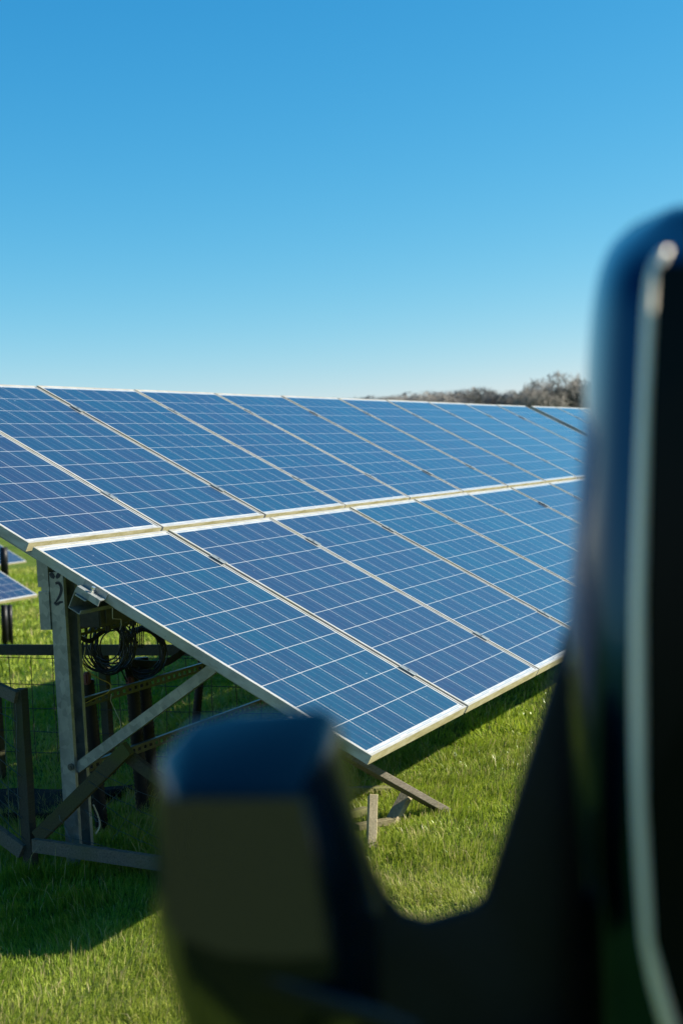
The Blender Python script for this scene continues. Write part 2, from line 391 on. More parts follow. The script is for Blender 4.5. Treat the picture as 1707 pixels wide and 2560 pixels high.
def panel_meshes():
    bm = bmesh.new(); uvl = bm.loops.layers.uv.new('UVMap'); e = 0.009
    vs = box(bm, e, PW - e, e, PH - e, -0.008, -0.0025)
    bm.normal_update()
    for f in bm.faces:
        f.material_index = 0 if f.normal.z > 0.5 else 1
        for lo in f.loops: lo[uvl].uv = (lo.vert.co.x, lo.vert.co.y)
    bmesh.ops.recalc_face_normals(bm, faces=bm.faces)
    for f in bm.faces: f.material_index = 0 if f.normal.z > 0.5 else 1
    me = bpy.data.meshes.new('solar_panel'); bm.to_mesh(me); bm.free(); me.materials.append(M['cells']); me.materials.append(M['backsheet'])
    bm = bmesh.new(); T = 0.038; lw = 0.011
    for (x0, x1, y0, y1) in ((0, lw, 0, PH), (PW - lw, PW, 0, PH), (lw, PW - lw, 0, lw), (lw, PW - lw, PH - lw, PH)):
        box(bm, x0, x1, y0, y1, -T, 0)
    for (x0, x1, y0, y1) in ((lw, 0.03, lw, PH - lw), (PW - 0.03, PW - lw, lw, PH - lw)): box(bm, x0, x1, y0, y1, -T, -T + 0.002)
    bmesh.ops.remove_doubles(bm, verts=bm.verts, dist=1e-5)
    bmesh.ops.recalc_face_normals(bm, faces=bm.faces)
    mf = bpy.data.meshes.new('panel_frame'); bm.to_mesh(mf); bm.free(); mf.materials.append(M['frame']); mf.materials.append(M['frame_lichen'])
    for p in mf.polygons:
        if p.normal.y < -0.9 and p.center.y < 0.001: p.material_index = 1
    bm = bmesh.new(); box(bm, -0.019, 0.019, -0.04, 0.04, 0.0006, 0.0024); box(bm, -0.0065, 0.0065, -0.04, 0.04, -0.035, 0.0006)
    tube(bm, [(0, 0, 0.0024), (0, 0, 0.0032)], 0.006, 6)
    bmesh.ops.recalc_face_normals(bm, faces=bm.faces)
    mc = bpy.data.meshes.new('panel_clamp'); bm.to_mesh(mc); bm.free(); mc.materials.append(M['galv']); mc.materials.append(M['paint_mark'])
    for p in mc.polygons[12:]: p.material_index = 1
    return me, mf, mc
ME_P, ME_F, ME_C = panel_meshes()
PURL = (0.32, 1.348, 2.005, 3.01)
def link(name, me, parent, mw=None):
    o = bpy.data.objects.new(name, me); C.objects.link(o); o.parent = parent
    if mw is not None: o.matrix_local = mw
    return o
def cprofile(bm, f, L0, L1, w, h, t, lip):
    """C channel along local x, open towards -y; f maps (x, y, z) into place"""
    for (y0, y1, z0, z1) in ((-t, 0, 0, h), (-w, -t, h - t, h), (-w, -t, 0, t), (-w, -w + t, t, lip), (-w, -w + t, h - lip, h - t)):
        box(bm, L0, L1, y0, y1, z0, z1, f)

def table(loc, label, ncol=11, detail=False, posts=(0.46, 3.85, 7.25, 10.6), x0=0):
    T = empty('solar_table', loc, label, 'solar array', 'rows of tilted solar tables')
    T.location = loc
    for r in range(2):
        for c in range(ncol):
            jx = rnd.uniform(-0.0025, 0.0025); jo = rnd.uniform(-0.003, 0.003)
            m = SLM(c * PITCH + 0.0 + jx, r * (PH + GAP) + rnd.uniform(-0.0015, 0.0015), jo) @ Matrix.Rotation(rnd.uniform(-0.0012, 0.0012), 4, 'X')
            p = link('solar_panel', ME_P, T, m)
            link('panel_frame', ME_F, p)
    for c in range(1, ncol):
        for v in PURL:
            link('panel_clamp', ME_C, T, SLM(c * PITCH - (PITCH - PW) / 2, v + rnd.uniform(-0.02, 0.02), 0.002))
    L = ncol * PITCH
    for v in PURL:
        bm = bmesh.new()
        cprofile(bm, lambda q, v=v: SL((q.x, v + 0.03 + q.y, q.z - 0.041 - 0.09)), -0.035, L + 0.02, 0.06, 0.088, 0.003, 0.018)
        bmesh.ops.recalc_face_normals(bm, faces=bm.faces)
        o = obj('purlin', bm, 'galv', T)
    for X in posts:
        bm = bmesh.new()
        f = lambda q, X=X: Vector((X + q.z, 1.73 + q.y, q.x))      # channel standing, open to the front
        cprofile(bm, f, -0.3 + ground_z(0, 0), 1.30, 0.075, 0.105, 0.004, 0.02)
        bmesh.ops.recalc_face_normals(bm, faces=bm.faces)
        po = obj('support_post', bm, 'galv', T)
        bm = bmesh.new()
        cprofile(bm, lambda q, X=X: SL((X + 0.015 + 0.07 + q.y, q.x, q.z - 0.25)), 0.25, 3.1, 0.07, 0.118, 0.004, 0.018)
        bmesh.ops.recalc_face_normals(bm, faces=bm.faces); obj('rafter', bm, 'galv', T)
        bm = bmesh.new(); beam(bm, (X + 0.03, 1.66, 0.425), (X + 0.03, 0.90, 0.90), 0.028, 0.046)
        bmesh.ops.recalc_face_normals(bm, faces=bm.faces); obj('brace', bm, 'galv', T)
        bm = bmesh.new()
        box(bm, X - 0.004, X + 0.06, 1.732, 1.79, 1.235, 1.37); box(bm, X - 0.001, X + 0.06, 1.732, 1.775, 1.215, 1.235)
        box(bm, X - 0.007, X + 0.06, 1.732, 1.788, 1.045, 1.215)
        bmesh.ops.recalc_face_normals(bm, faces=bm.faces); br = obj('bracket', bm, 'galv', T)
    return T

near = table((0, 0, 0), 'nearest long solar table of two rows of blue panels, with a galvanised end post')
# details only the near end shows: end clamp, bolts, painted figure, perforated rails
def mesh_on(name, mats, parent, fn):
    bm = bmesh.new(); fn(bm); bmesh.ops.recalc_face_normals(bm, faces=bm.faces); return obj(name, bm, mats, parent)
def endclamp(bm):
    for (a, b, c_, d, e_, f_) in ((-0.045, -0.002, 1.25, 1.37, -0.032, -0.028), (-0.045, -0.041, 1.25, 1.37, -0.055, -0.032), (-0.006, -0.002, 1.25, 1.37, -0.028, -0.001), (-0.055, -0.012, 1.305, 1.36, -0.062, -0.057)):
        box(bm, a, b, c_, d, e_, f_, SL)
mesh_on('end_clamp', 'galv', near, endclamp)
mesh_on('end_clamp', 'galv', near, lambda bm: [box(bm, a, b, c_ - 1.03, d - 1.03, e_, f_, SL) for (a, b, c_, d, e_, f_) in ((-0.045, -0.002, 1.25, 1.37, -0.032, -0.028), (-0.006, -0.002, 1.25, 1.37, -0.028, -0.001))])
mesh_on('clamp_bolt', 'bolt', near, lambda bm: (tube(bm, [SL((-0.025, 1.31, -0.05)), SL((-0.025, 1.31, -0.006))], 0.004, 8), tube(bm, [SL((-0.025, 1.31, -0.028)), SL((-0.025, 1.31, -0.02))], 0.009, 6), tube(bm, [SL((-0.025, 1.31, -0.011)), SL((-0.025, 1.31, -0.003))], 0.0085, 6)))
def two(bm):                                                     # hand painted figure 2 and half-worn mark above it, on the left face
    def stroke(pts, w0):
        P = [on(0, 0.4585, a, b) for a, b in pts]; P = spline(P, 5); n = len(P)
        for i in range(n - 1):
            a, b = P[i], P[i + 1]; d = (b - a).normalized(); s = Vector((0, -d.z, d.y))
            wa = w0 * 1.5 * (0.55 + 0.45 * math.sin(3.1 * i / n + 0.3)); wb = w0 * 1.5 * (0.55 + 0.45 * math.sin(3.1 * (i + 1) / n + 0.3))
            q = [a + s * wa, b + s * wb, b - s * wb, a - s * wa]
            lo = [bm.verts.new((0.4592, v.y, v.z)) for v in q]; bm.faces.new(lo)
    stroke([(139, 1459), (146, 1457), (152, 1463), (154, 1474), (151, 1487), (145, 1498), (139, 1507)], 0.0052)
    stroke([(136, 1506), (143, 1511), (150, 1506), (158, 1505)], 0.0045)
    stroke([(126, 1432), (131, 1439), (137, 1444)], 0.008); stroke([(150, 1433), (146, 1439), (141, 1445)], 0.007)
o = mesh_on('painted_number', 'paint_mark', near, two)
post0 = [c_ for c_ in near.children if c_.name.startswith('support_post')][0]
o.parent = post0
h = mesh_on('bolt', 'dark_metal', post0, lambda bm: (tube(bm, [(0.452, 1.672, 0.435), (0.46, 1.672, 0.435)], 0.016, 10), tube(bm, [(0.445, 1.672, 0.435), (0.46, 1.672, 0.435)], 0.007, 6)))
def perfrail(z, x1):
    def fn(bm):
        y = 1.745; n = int((x1 - 0.52) / 0.05)
        box(bm, 0.52, x1, y, y + 0.022, z + 0.036, z + 0.04); box(bm, 0.52, x1, y, y + 0.002, z + 0.026, z + 0.036); box(bm, 0.52, x1, y, y + 0.002, z, z + 0.010)
        box(bm, 0.52, x1, y, y + 0.022, z - 0.003, z)
        for i in range(n): box(bm, 0.52 + i * 0.05, 0.545 + i * 0.05, y, y + 0.002, z + 0.010, z + 0.026)
    return fn
for z, x1 in ((0.66, 2.6), (0.36, 2.6), (0.99, 1.9)): mesh_on('perforated_rail', 'rail_metal', near, perfrail(z, x1))

far_x = table((11.34, 0.0, 0), 'second solar table in line beyond the end gap of the nearest, under the bare tree', posts=(0.2, 3.5, 6.9, 10.25))
def copy_tree(o, parent=None):
    c_ = o.copy(); C.objects.link(c_)
    if parent: c_.parent = parent
    for ch in list(o.children): copy_tree(ch, c_)
    return c_
row2 = copy_tree(far_x); e2 = on(1, 9.5, 97, 1487); row2.location = (e2.x - 11.10, 9.5, e2.z - H0)
row2['label'] = 'solar table in the row behind, lower corner showing left of the galvanised post'
e3 = on(1, 18.6, 68, 1403); row3 = copy_tree(far_x); row3.location = (e3.x - 11.10, 18.6, e3.z - H0)
row3['label'] = 'farthest solar table, a small sliver with bottom frame above the row behind'

# ------------------------------------------------------------------ fences round the inverter bay
def nails(bm, pts):
    for p in pts: tube(bm, [p, (p[0] - 0.01, p[1], p[2])], 0.004, 6)
def fence_near():
    F = empty('timber_fence', (0.66, 1.6, 0), 'grey green timber frame with sagging wire mesh before the foot of the galvanised post', 'fence')
    I = F.matrix_world
    F.location = (0, 0, 0)
    X = 0.36
    P_ = lambda px, py, dx=0.0: on(0, X + dx, px, py)
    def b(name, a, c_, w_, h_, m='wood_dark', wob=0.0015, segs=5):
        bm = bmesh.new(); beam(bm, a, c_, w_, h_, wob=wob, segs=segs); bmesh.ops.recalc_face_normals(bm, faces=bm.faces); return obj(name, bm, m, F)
    t0 = P_(51, 1722); Y0 = t0.y
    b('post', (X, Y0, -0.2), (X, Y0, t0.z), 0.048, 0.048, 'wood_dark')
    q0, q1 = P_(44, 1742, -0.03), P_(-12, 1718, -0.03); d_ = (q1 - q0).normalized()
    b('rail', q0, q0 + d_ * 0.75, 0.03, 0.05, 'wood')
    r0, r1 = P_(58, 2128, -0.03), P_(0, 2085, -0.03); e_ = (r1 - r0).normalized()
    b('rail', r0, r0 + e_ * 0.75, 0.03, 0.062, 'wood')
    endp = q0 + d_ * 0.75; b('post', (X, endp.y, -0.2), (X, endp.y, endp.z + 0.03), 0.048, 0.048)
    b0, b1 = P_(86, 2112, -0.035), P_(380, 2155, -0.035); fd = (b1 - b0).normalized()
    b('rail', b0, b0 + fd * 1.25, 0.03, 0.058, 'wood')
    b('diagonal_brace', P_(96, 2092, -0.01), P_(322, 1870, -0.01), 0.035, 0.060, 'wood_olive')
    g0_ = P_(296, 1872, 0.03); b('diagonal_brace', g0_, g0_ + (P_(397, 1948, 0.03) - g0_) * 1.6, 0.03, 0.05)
    pz = P_(310, 1868, 0.03)
    bm = bmesh.new()
    def wire(p, q, sag=0.02, r=0.0014, n=9):
        p, q = Vector(p), Vector(q); pts = []
        for i in range(n + 1):
            t = i / n; v = p.lerp(q, t); v.z -= sag * 4 * t * (1 - t); v += Vector((rnd.uniform(-1, 1), rnd.uniform(-1, 1), rnd.uniform(-1, 1))) * 0.004; pts.append(v)
        tube(bm, pts, r, 4)
    for (ya, yb) in ((1784, 1807), (1842, 1880), (1898, 1943), (1953, 1998), (2002, 2047), (2040, 2100)):
        p, q = P_(0, ya, -0.03), P_(44 + (yb - 1800) * 0.06, yb, -0.03); wire(p + (p - q) * 3, q, -0.008, 0.0018)
    for i in range(6):
        p = P_(40 - i * 26, 1760 - i * 8, -0.03); wire(p, (p.x, p.y + 0.03, 0.05), 0)
    for (xa, ya, xb, yb) in ((222, 1955, 390, 2040), (230, 1990, 385, 2085), (205, 2020, 360, 2100), (240, 1930, 395, 1990), (100, 2068, 330, 2125), (215, 2025, 240, 2045)):
        p, q = P_(xa, ya, -0.03), P_(xb, yb, -0.03); wire(p, q + (q - p) * 0.4, 0.012, 0.0012)
    for (xa, ya, xb, yb) in ((258, 2022, 330, 1945), (205, 2080, 228, 2035), (280, 2100, 340, 2010), (350, 2110, 395, 2030), (150, 2040, 180, 2105), (320, 2010, 345, 1975)):
        wire(P_(xa, ya, -0.03), P_(xb, yb, -0.03), 0.004, 0.0011)
    obj('wire_mesh', bm, 'wire', F)
fence_near()
def fence_rear():
    F = empty('timber_fence', (0, 0, 0), 'dark rail fence with square stock wire running behind the post and the cable coils', 'fence')
    a, c_ = on(2, 0.68, -260, 1643), on(2, 0.68, 480, 1613)
    a = Vector((2.22, 5.2, 0.68)); c_ = Vector((2.36, 1.3, 0.68))
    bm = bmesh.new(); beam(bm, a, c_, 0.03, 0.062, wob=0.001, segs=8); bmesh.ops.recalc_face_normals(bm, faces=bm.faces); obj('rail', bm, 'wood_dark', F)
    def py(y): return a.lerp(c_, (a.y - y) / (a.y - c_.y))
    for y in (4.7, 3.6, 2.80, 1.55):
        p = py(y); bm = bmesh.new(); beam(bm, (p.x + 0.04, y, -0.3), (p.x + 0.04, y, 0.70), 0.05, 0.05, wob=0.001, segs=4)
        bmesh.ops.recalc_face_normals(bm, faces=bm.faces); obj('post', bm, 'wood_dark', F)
    bm = bmesh.new()
    for z in (0.05, 0.18, 0.32, 0.47, 0.63): tube(bm, [py(y) + Vector((0.0, 0, z - 0.68 + rnd.uniform(-.006, .006))) for y in np.linspace(5.1, 1.35, 22)], 0.0024, 4)
    for i in range(24):
        y = 5.0 - i * 0.155; tube(bm, [py(y) + Vector((0, rnd.uniform(-.008, .008), z - 0.68)) for z in (0.0, 0.2, 0.4, 0.64)], 0.0024, 4)
    obj('wire_mesh', bm, 'wire_dark', F)
fence_rear()

# loose timber in front of the table
def timber(name, pts, w_, h_, m, label, cat, wob=0.001, up=Vector((0, 0, 1)), group=None):
    bm = bmesh.new(); n = len(pts) - 1
    for i in range(n): pass
    beam(bm, pts[0], pts[-1], w_, h_, up, wob, 5); bmesh.ops.recalc_face_normals(bm, faces=bm.faces)
    bmesh.ops.bevel(bm, geom=[e for e in bm.edges], offset=0.0025, segments=1, affect='EDGES')
    o = obj(name, bm, m); return tag(o, label, cat, group)
tipz = 0.0
timber('timber_plank', [(1.02, 0.66, 0.44), (1.72, 0.395, -0.015)], 0.075, 0.032, 'wood', 'long weathered plank sloping from under the panel corner down to the sunlit grass', 'plank')
timber('timber_stake', [(1.385, 0.585, -0.03), (1.60, 0.545, 0.125)], 0.06, 0.034, 'wood_pale', 'short pale stake leaning in the grass under the long sloping plank', 'stake')
sa, sb = on(1, 0.5, 925, 2120), on(1, 0.53, 932, 1988)
timber('timber_stake', [sa - Vector((0, 0, 0.05)), sb], 0.045, 0.04, 'wood_pale', 'upright pale stake with a slanted top, just right of the wing mirror', 'stake', up=Vector((0.6, -0.8, 0)))
timber('timber_block', [(1.52, 0.74, 0.03), (1.30, 0.80, 0.045)], 0.05, 0.035, 'wood_moss', 'mossy yellow block right beside the upright pale stake', 'timber block')
timber('timber_block', [(1.40, 0.56, 0.02), (1.22, 0.66, 0.03)], 0.045, 0.03, 'wood_moss', 'lower mossy offcut lying against the foot of the upright stake', 'timber block')
timber('timber_board', [(1.98, 0.82, 0.02), (1.35, 1.40, 0.12)], 0.06, 0.03, 'wood_moss', 'mossy board lying in the shade beneath the long sloping plank', 'board')

# ------------------------------------------------------------------ cables, conduits, boxes under the table
bm = bmesh.new()
RV = Vector((RW[0][0], RW[0][1], 0)).normalized(); FV = Vector((RW[2][0], RW[2][1], 0)).normalized()
def loop(cx, cy, Y, rx, rz, n=26, tilt=0.0, r=0.0032, a0=0, a1=2 * math.pi, wob=0.05):
    c_ = on(1, Y, cx, cy); ph = rnd.uniform(0, 6); R_ = RV * math.cos(tilt) + FV * math.sin(tilt); pts = []
    for i in range(n + 1):
        a = a0 + (a1 - a0) * i / n; q = 1 + wob * math.sin(2 * a + ph)
        pts.append(c_ + R_ * rx * q * math.cos(a) + Vector((0, 0, 1)) * rz * q * math.sin(a) + FV * 0.012 * math.sin(a * 1.5 + ph))
    tube(bm, pts, r, 5, cap=False)
for i in range(17): loop(272 + rnd.uniform(-16, 24), 1612 + rnd.uniform(-14, 12), 1.86, rnd.uniform(0.085, 0.115), rnd.uniform(0.10, 0.135), tilt=rnd.uniform(-0.6, 0.6), r=0.0038)
for i in range(13): loop(362 + rnd.uniform(-10, 6), 1628 + rnd.uniform(-6, 6), 1.86, rnd.uniform(0.095, 0.112), rnd.uniform(0.11, 0.128), tilt=rnd.uniform(-0.35, 0.35), r=0.0038)
for i in range(9):                                              # bundle coming down the middle
    x_ = 312 + rnd.uniform(-12, 22); tube(bm, spline([on(1, 1.86, x_ + 10, 1540), on(1, 1.86, x_, 1600), on(1, 1.86, x_ + rnd.uniform(-8, 14), 1660), on(1, 1.9, 330 + rnd.uniform(-8, 20), 1720)], 6), 0.004, 5)
for i in range(6):                                              # bundle sweeping away up to the right
    y_ = i * 3; tube(bm, spline([on(1, 1.86, 330, 1650 + y_), on(1, 1.86, 400, 1652 + y_), on(1, 1.84, 440, 1635 + y_), on(1, 1.8, 480, 1600 + y_), on(1, 1.8, 530, 1560)], 8), 0.004, 5)
for i in range(4): tube(bm, spline([on(1, 1.8, 200, 1588 + 3 * i), on(1, 1.86, 225, 1598 + 3 * i), on(1, 1.86, 255, 1580 + 2 * i), on(1, 1.86, 300, 1560)], 6), 0.0035, 5)
for i in range(7): tube(bm, [on(1, 1.86, 330 + 5 * i, 1550), on(1, 1.86, 334 + 4 * i, 1620)], 0.003, 5)
tag(obj('cable_coil', bm, 'cable', smooth=True), 'tangled coils of thin black cable hanging under the near solar table', 'cables')

def conduit(px, py, Y, z1, r, lean, label):
    b = on(1, Y, px, py); top = Vector((b.x, Y, z1)) + RV * lean[0]; bot = Vector((b.x, Y, -0.15)) + RV * lean[1]
    bm = bmesh.new(); n = int((z1 + 0.15) / 0.011); pts = [top.lerp(bot, i / n) for i in range(n + 1)]
    tube(bm, pts, lambda t: r * (1.0 if int(round(t * n)) % 2 else 0.88), 12)
    return tag(obj('cable_conduit', bm, 'conduit', smooth=True), label, 'conduit', 'corrugated conduits under the near table')
conduit(330, 1700, 1.95, 0.76, 0.036, (-0.0, 0.02), 'thick black corrugated conduit under the cable coils, left one of the touching pair')
conduit(357, 1700, 1.98, 0.76, 0.040, (0.0, 0.02), 'thick black corrugated conduit under the cable coils, right one of the touching pair')
conduit(228, 1750, 1.98, 0.72, 0.034, (-0.01, 0.02), 'black corrugated conduit standing directly behind the galvanised post')
conduit(500, 1680, 2.2, 0.70, 0.026, (0.03, -0.10), 'slimmer leaning black conduit under the panel beyond the steel brace')
for (xa, ya, xb, yb, Yc, rr, lb) in ((11, 1512, 14, 1597, 10.2, 0.045, 'dark upright duct standing under the row behind, left one of two'), (25, 1512, 27, 1592, 10.25, 0.035, 'dark upright duct standing under the row behind, right one of two'), (10, 1368, 12, 1426, 17.0, 0.08, 'dark upright duct above the others, close under the farthest sliver of panels')):
    bm = bmesh.new(); tube(bm, [on(1, Yc, xa, ya), on(1, Yc, (xa + xb) / 2, (ya + yb) / 2), on(1, Yc, xb, yb) + Vector((0, 0, -0.1))], rr, 10)
    tag(obj('upright_duct', bm, 'conduit', smooth=True), lb, 'duct')
def redcap(px, py, Y, label):
    p = on(1, Y, px, py); bm = bmesh.new(); box(bm, p.x - 0.02, p.x + 0.02, p.y - 0.02, p.y + 0.012, p.z - 0.035, p.z + 0.025)
    bmesh.ops.bevel(bm, geom=list(bm.edges), offset=0.008, segments=2, affect='EDGES')
    tag(obj('cable_tag', bm, 'red'), label, 'cable tag')
redcap(324, 1702, 1.885, 'dull red tag at the top of the paired conduits, under the cable coils')
redcap(216, 1693, 1.90, 'dull red tag half hidden just right of the galvanised post')
# dark combiner box behind the post top
B = empty('combiner_box', (0, 0, 0), 'olive dark metal junction box hung between purlin and cable coils', 'junction box')
bm = bmesh.new(); box(bm, 0.64, 1.55, 1.60, 1.735, 1.03, 1.17); bmesh.ops.bevel(bm, geom=list(bm.edges), offset=0.006, segments=2, affect='EDGES'); obj('case', bm, 'dark_metal', B)
bm = bmesh.new(); box(bm, 0.68, 1.50, 1.593, 1.599, 1.045, 1.155); obj('lid', bm, 'dark_metal', B)
for xx in (0.8, 1.0, 1.2, 1.4):
    bm = bmesh.new(); tube(bm, [(xx, 1.67, 1.03), (xx, 1.67, 0.995)], 0.014, 10); obj('cable_gland', bm, 'cable', B)
bm = bmesh.new()
tube(bm, spline([on(1, 1.735, p[0], p[1]) for p in ((214, 1618), (211, 1640), (210, 1662), (228, 1684), (252, 1698), (272, 1707), (278, 1718), (268, 1733), (240, 1745), (216, 1757))], 8), 0.0026, 6)
tag(obj('yellow_cable', bm, 'yellow_cable', smooth=True), 'thin yellow cable looping out behind the galvanised post', 'cable')
bm = bmesh.new(); tube(bm, spline([on(1, 1.70, p[0], p[1]) for p in ((234, 2012), (246, 2040), (250, 2065), (240, 2085))], 6), 0.004, 6)
tag(obj('loose_cable', bm, 'string', smooth=True), 'short pale cable tail hooking down beside the foot of the galvanised post', 'cable')
bm = bmesh.new(); tube(bm, [on(1, 1.5, *p) for p in ((282, 1518), (282, 1546))], 0.0022, 5); tube(bm, [on(1, 1.5, *p) for p in ((283, 1547), (303, 1548), (304, 1562), (300, 1575))], 0.002, 5)
tag(obj('cable_tie', bm, 'string'), 'white cable tie hanging under the panel above the coils', 'cable tie')
bm = bmesh.new(); tube(bm, [on(1, 1.735, *p) for p in ((279, 1735), (277, 1752), (300, 1800), (306, 1832))], 0.0018, 5)
tag(obj('string', bm, 'string'), 'thin pale string dangling from the perforated rail to the steel brace', 'string')
# black plastic sheet / tray on the ground in the bay
bm = bmesh.new(); n = 8
for i in range(n):
    for j in range(n): pass
gr = [[bm.verts.new((1.22 + 0.62 * i / n, 2.3 + 1.0 * j / n, 0.0 + ground_z(0, 2.3 + j / n) + 0.05 + 0.006 * math.sin(i * 1.7 + j) + 0.004 * math.cos(2.1 * j) )) for j in range(n + 1)] for i in range(n + 1)]
for i in range(n):
    for j in range(n): bm.faces.new((gr[i][j], gr[i + 1][j], gr[i + 1][j + 1], gr[i][j + 1]))
ex = bmesh.ops.extrude_face_region(bm, geom=list(bm.faces)); bmesh.ops.translate(bm, verts=[v for v in ex['geom'] if isinstance(v, bmesh.types.BMVert)], vec=(0, 0, -0.07))
bmesh.ops.recalc_face_normals(bm, faces=bm.faces)
tag(obj('plastic_sheet', bm, 'tray', smooth=True), 'wet black plastic sheet lying on the shaded ground left of the galvanised post', 'plastic sheet')

# ------------------------------------------------------------------ distant bare trees
def tree_mesh(seed, H, spread):
    r = random.Random(seed); bt, bc = bmesh.new(), bmesh.new()
    def seg(b, p, q, r0, r1, n=3):
        d = (q - p).normalized(); s = d.cross(Vector((0.2, 0.9, 0.3))).normalized(); u = s.cross(d)
        A = [b.verts.new(p + (s * math.cos(2 * math.pi * j / n) + u * math.sin(2 * math.pi * j / n)) * r0) for j in range(n)]
        Bq = [b.verts.new(q + (s * math.cos(2 * math.pi * j / n) + u * math.sin(2 * math.pi * j / n)) * r1) for j in range(n)]
        for j in range(n): b.faces.new((A[j], A[(j + 1) % n], Bq[(j + 1) % n], Bq[j]))
    def grow(p, d, L, rad, lev):
        b = bt if lev < 1 else bc
        q = p + d * L * 0.5; d2 = (d + Vector((r.uniform(-1, 1), r.uniform(-1, 1), r.uniform(-0.3, 0.6))) * 0.16).normalized(); q2 = q + d2 * L * 0.5
        seg(b, p, q, rad, rad * 0.85, 6 if lev < 2 else 3); seg(b, q, q2, rad * 0.85, rad * 0.7, 6 if lev < 2 else 3)
        if lev >= 6 or b is None: return
        nb = (6, 5, 4, 3, 3, 3)[lev]
        for i in range(nb):
            a = 2 * math.pi * (i + r.random()) / nb; tl = r.uniform(0.45, 0.95) * spread
            s = d2.cross(Vector((1, 0.1, 0))).normalized(); u = s.cross(d2)
            nd = (d2 * math.cos(tl) + (s * math.cos(a) + u * math.sin(a)) * math.sin(tl) + Vector((0, 0, 0.12))).normalized()
            st = q2 if (i < 2 or lev > 0) else q.lerp(q2, r.random())
            grow(st if r.random() < 0.75 else q, nd, L * r.uniform(0.60, 0.80), max(rad * 0.58, 0.034), lev + 1)
    grow(Vector((0, 0, -0.3)), Vector((0, 0, 1)), H * 0.25, H * 0.022, 0)
    zl = sorted(v.co.z for v in bc.verts); zs = zl[int(len(zl) * 0.997)]; k_ = H / zs
    cen = Vector((sum(v.co.x for v in bc.verts) / len(bc.verts) * k_, sum(v.co.y for v in bc.verts) / len(bc.verts) * k_, 0.56 * H)); ax, az = 0.36 * H, 0.44 * H
    def squash(v):                                               # keep the twigs inside a rounded crown with a soft ragged edge
        d = v.co - cen; q = math.sqrt((d.x / ax) ** 2 + (d.y / ax) ** 2 + (d.z / az) ** 2)
        lim = 1 + 0.07 * math.sin(5 * math.atan2(d.y, d.x) + seed) + 0.05 * math.sin(9 * d.z / H + 3 * math.atan2(d.x, d.y))
        lim *= 1 - 0.16 * max(0, d.z / (d.length + 1e-6)) ** 6
        if q > lim and v.co.z > 0.2 * H: v.co = cen + d * ((lim + (q - lim) * 0.28) / q)
    for b in (bt, bc):
        for v in b.verts: v.co = Vector((v.co.x * k_, v.co.y * k_, v.co.z * k_)); squash(v)
    out = []
    for nm, b in (('trunk', bt), ('crown', bc)):
        me = bpy.data.meshes.new(nm); b.to_mesh(me); b.free(); me.materials.append(M['bark']); out.append(me)
    return out
TM = [tree_mesh(s, 16, sp) for s, sp in ((3, 1.0), (8, 0.9), (21, 1.1), (34, 0.95))]
spots = [(884, 984, 3), (930, 984, 2), (975, 978, 3), (1018, 975, 2), (1060, 971, 1), (1105, 976, 3), (1140, 966, 0), (1172, 963, 2), (1208, 964, 1), (1245, 969, 3), (1275, 966, 0), (1308, 976, 2), (1346, 956, 3), (1388, 922, 0), (1432, 942, 1), (1475, 950, 2)]
lab = ['lowest bare treetop, just showing over the array at the far left of the line', 'second low bare treetop from the left end of the tree line', 'third low bare treetop from the left end of the tree line',
       'fourth bare treetop from the left end, where the tree line starts to rise', 'fifth bare treetop from the left end, a small rounded rise', 'bare treetop in the dip left of the main grey brown clump',
       'bare tree on the left shoulder of the main grey brown clump', 'bare tree at the left peak of the main grey brown clump', 'bare tree left of centre in the main grey brown clump',
       'bare tree at the centre of the main grey brown clump', 'bare tree right of centre in the main grey brown clump', 'bare tree ending the main clump on the right, before the dip',
       'smaller bare tree filling the left flank of the tallest tree', 'tallest bare tree with a wide round crown, beside the van edge', 'bare tree on the right of the tallest, partly behind the van', 'bare tree almost wholly hidden behind the blurred van edge']
for i, (px, py, v) in enumerate(spots):
    D = 300 + rnd.uniform(-12, 12) + (0 if px > 1330 else 15)
    top = dep(px, py, D); base = Vector((top.x, top.y, -0.45)); s = (top.z + 0.45) / 16
    T = empty('bare_tree', base, lab[i], 'tree', 'bare trees beyond the array'); wf = 1.45 if px < 1290 else (1.0 if px < 1360 else 1.15)
    T.rotation_euler.z = rnd.uniform(0, 6); T.scale = (s * wf, s * wf, s)
    link('trunk', TM[v][0], T); link('crown', TM[v][1], T)

# ------------------------------------------------------------------ the van: door edge, trim, glass, wing mirror
def hull(name, pts, mat, parent, bev=0.006, seg=3, sub=0):
    bm = bmesh.new()
    for p in pts: bm.verts.new(p)
    r = bmesh.ops.convex_hull(bm, input=bm.verts)
    bmesh.ops.delete(bm, geom=[v for v in bm.verts if not v.link_faces], context='VERTS')
    bmesh.ops.dissolve_limit(bm, angle_limit=0.03, verts=bm.verts, edges=bm.edges)
    bmesh.ops.recalc_face_normals(bm, faces=bm.faces)
    o = obj(name, bm, mat, parent, smooth=True)
    if bev:
        m = o.modifiers.new('bevel', 'BEVEL'); m.width = bev; m.segments = seg; m.limit_method = 'ANGLE'; m.angle_limit = 0.25
        m.harden_normals = False
    return o
VAN = empty('van', (0, 0, 0), 'glossy near black van, its door edge and wing mirror blurred in the foreground', 'van')
def interp(tab, y):
    if y <= tab[0][0]: return tab[0][1]
    for (a, b), (c_, d) in zip(tab, tab[1:]):
        if y <= c_: return b + (d - b) * (y - a) / (c_ - a)
    return tab[-1][1]
SIL = [(512, 1694), (530, 1646), (560, 1580), (600, 1532), (640, 1506), (700, 1486), (780, 1473), (900, 1463), (1100, 1451), (1300, 1434), (1500, 1415), (1700, 1402), (1900, 1396), (2560, 1395), (6000, 1400)]
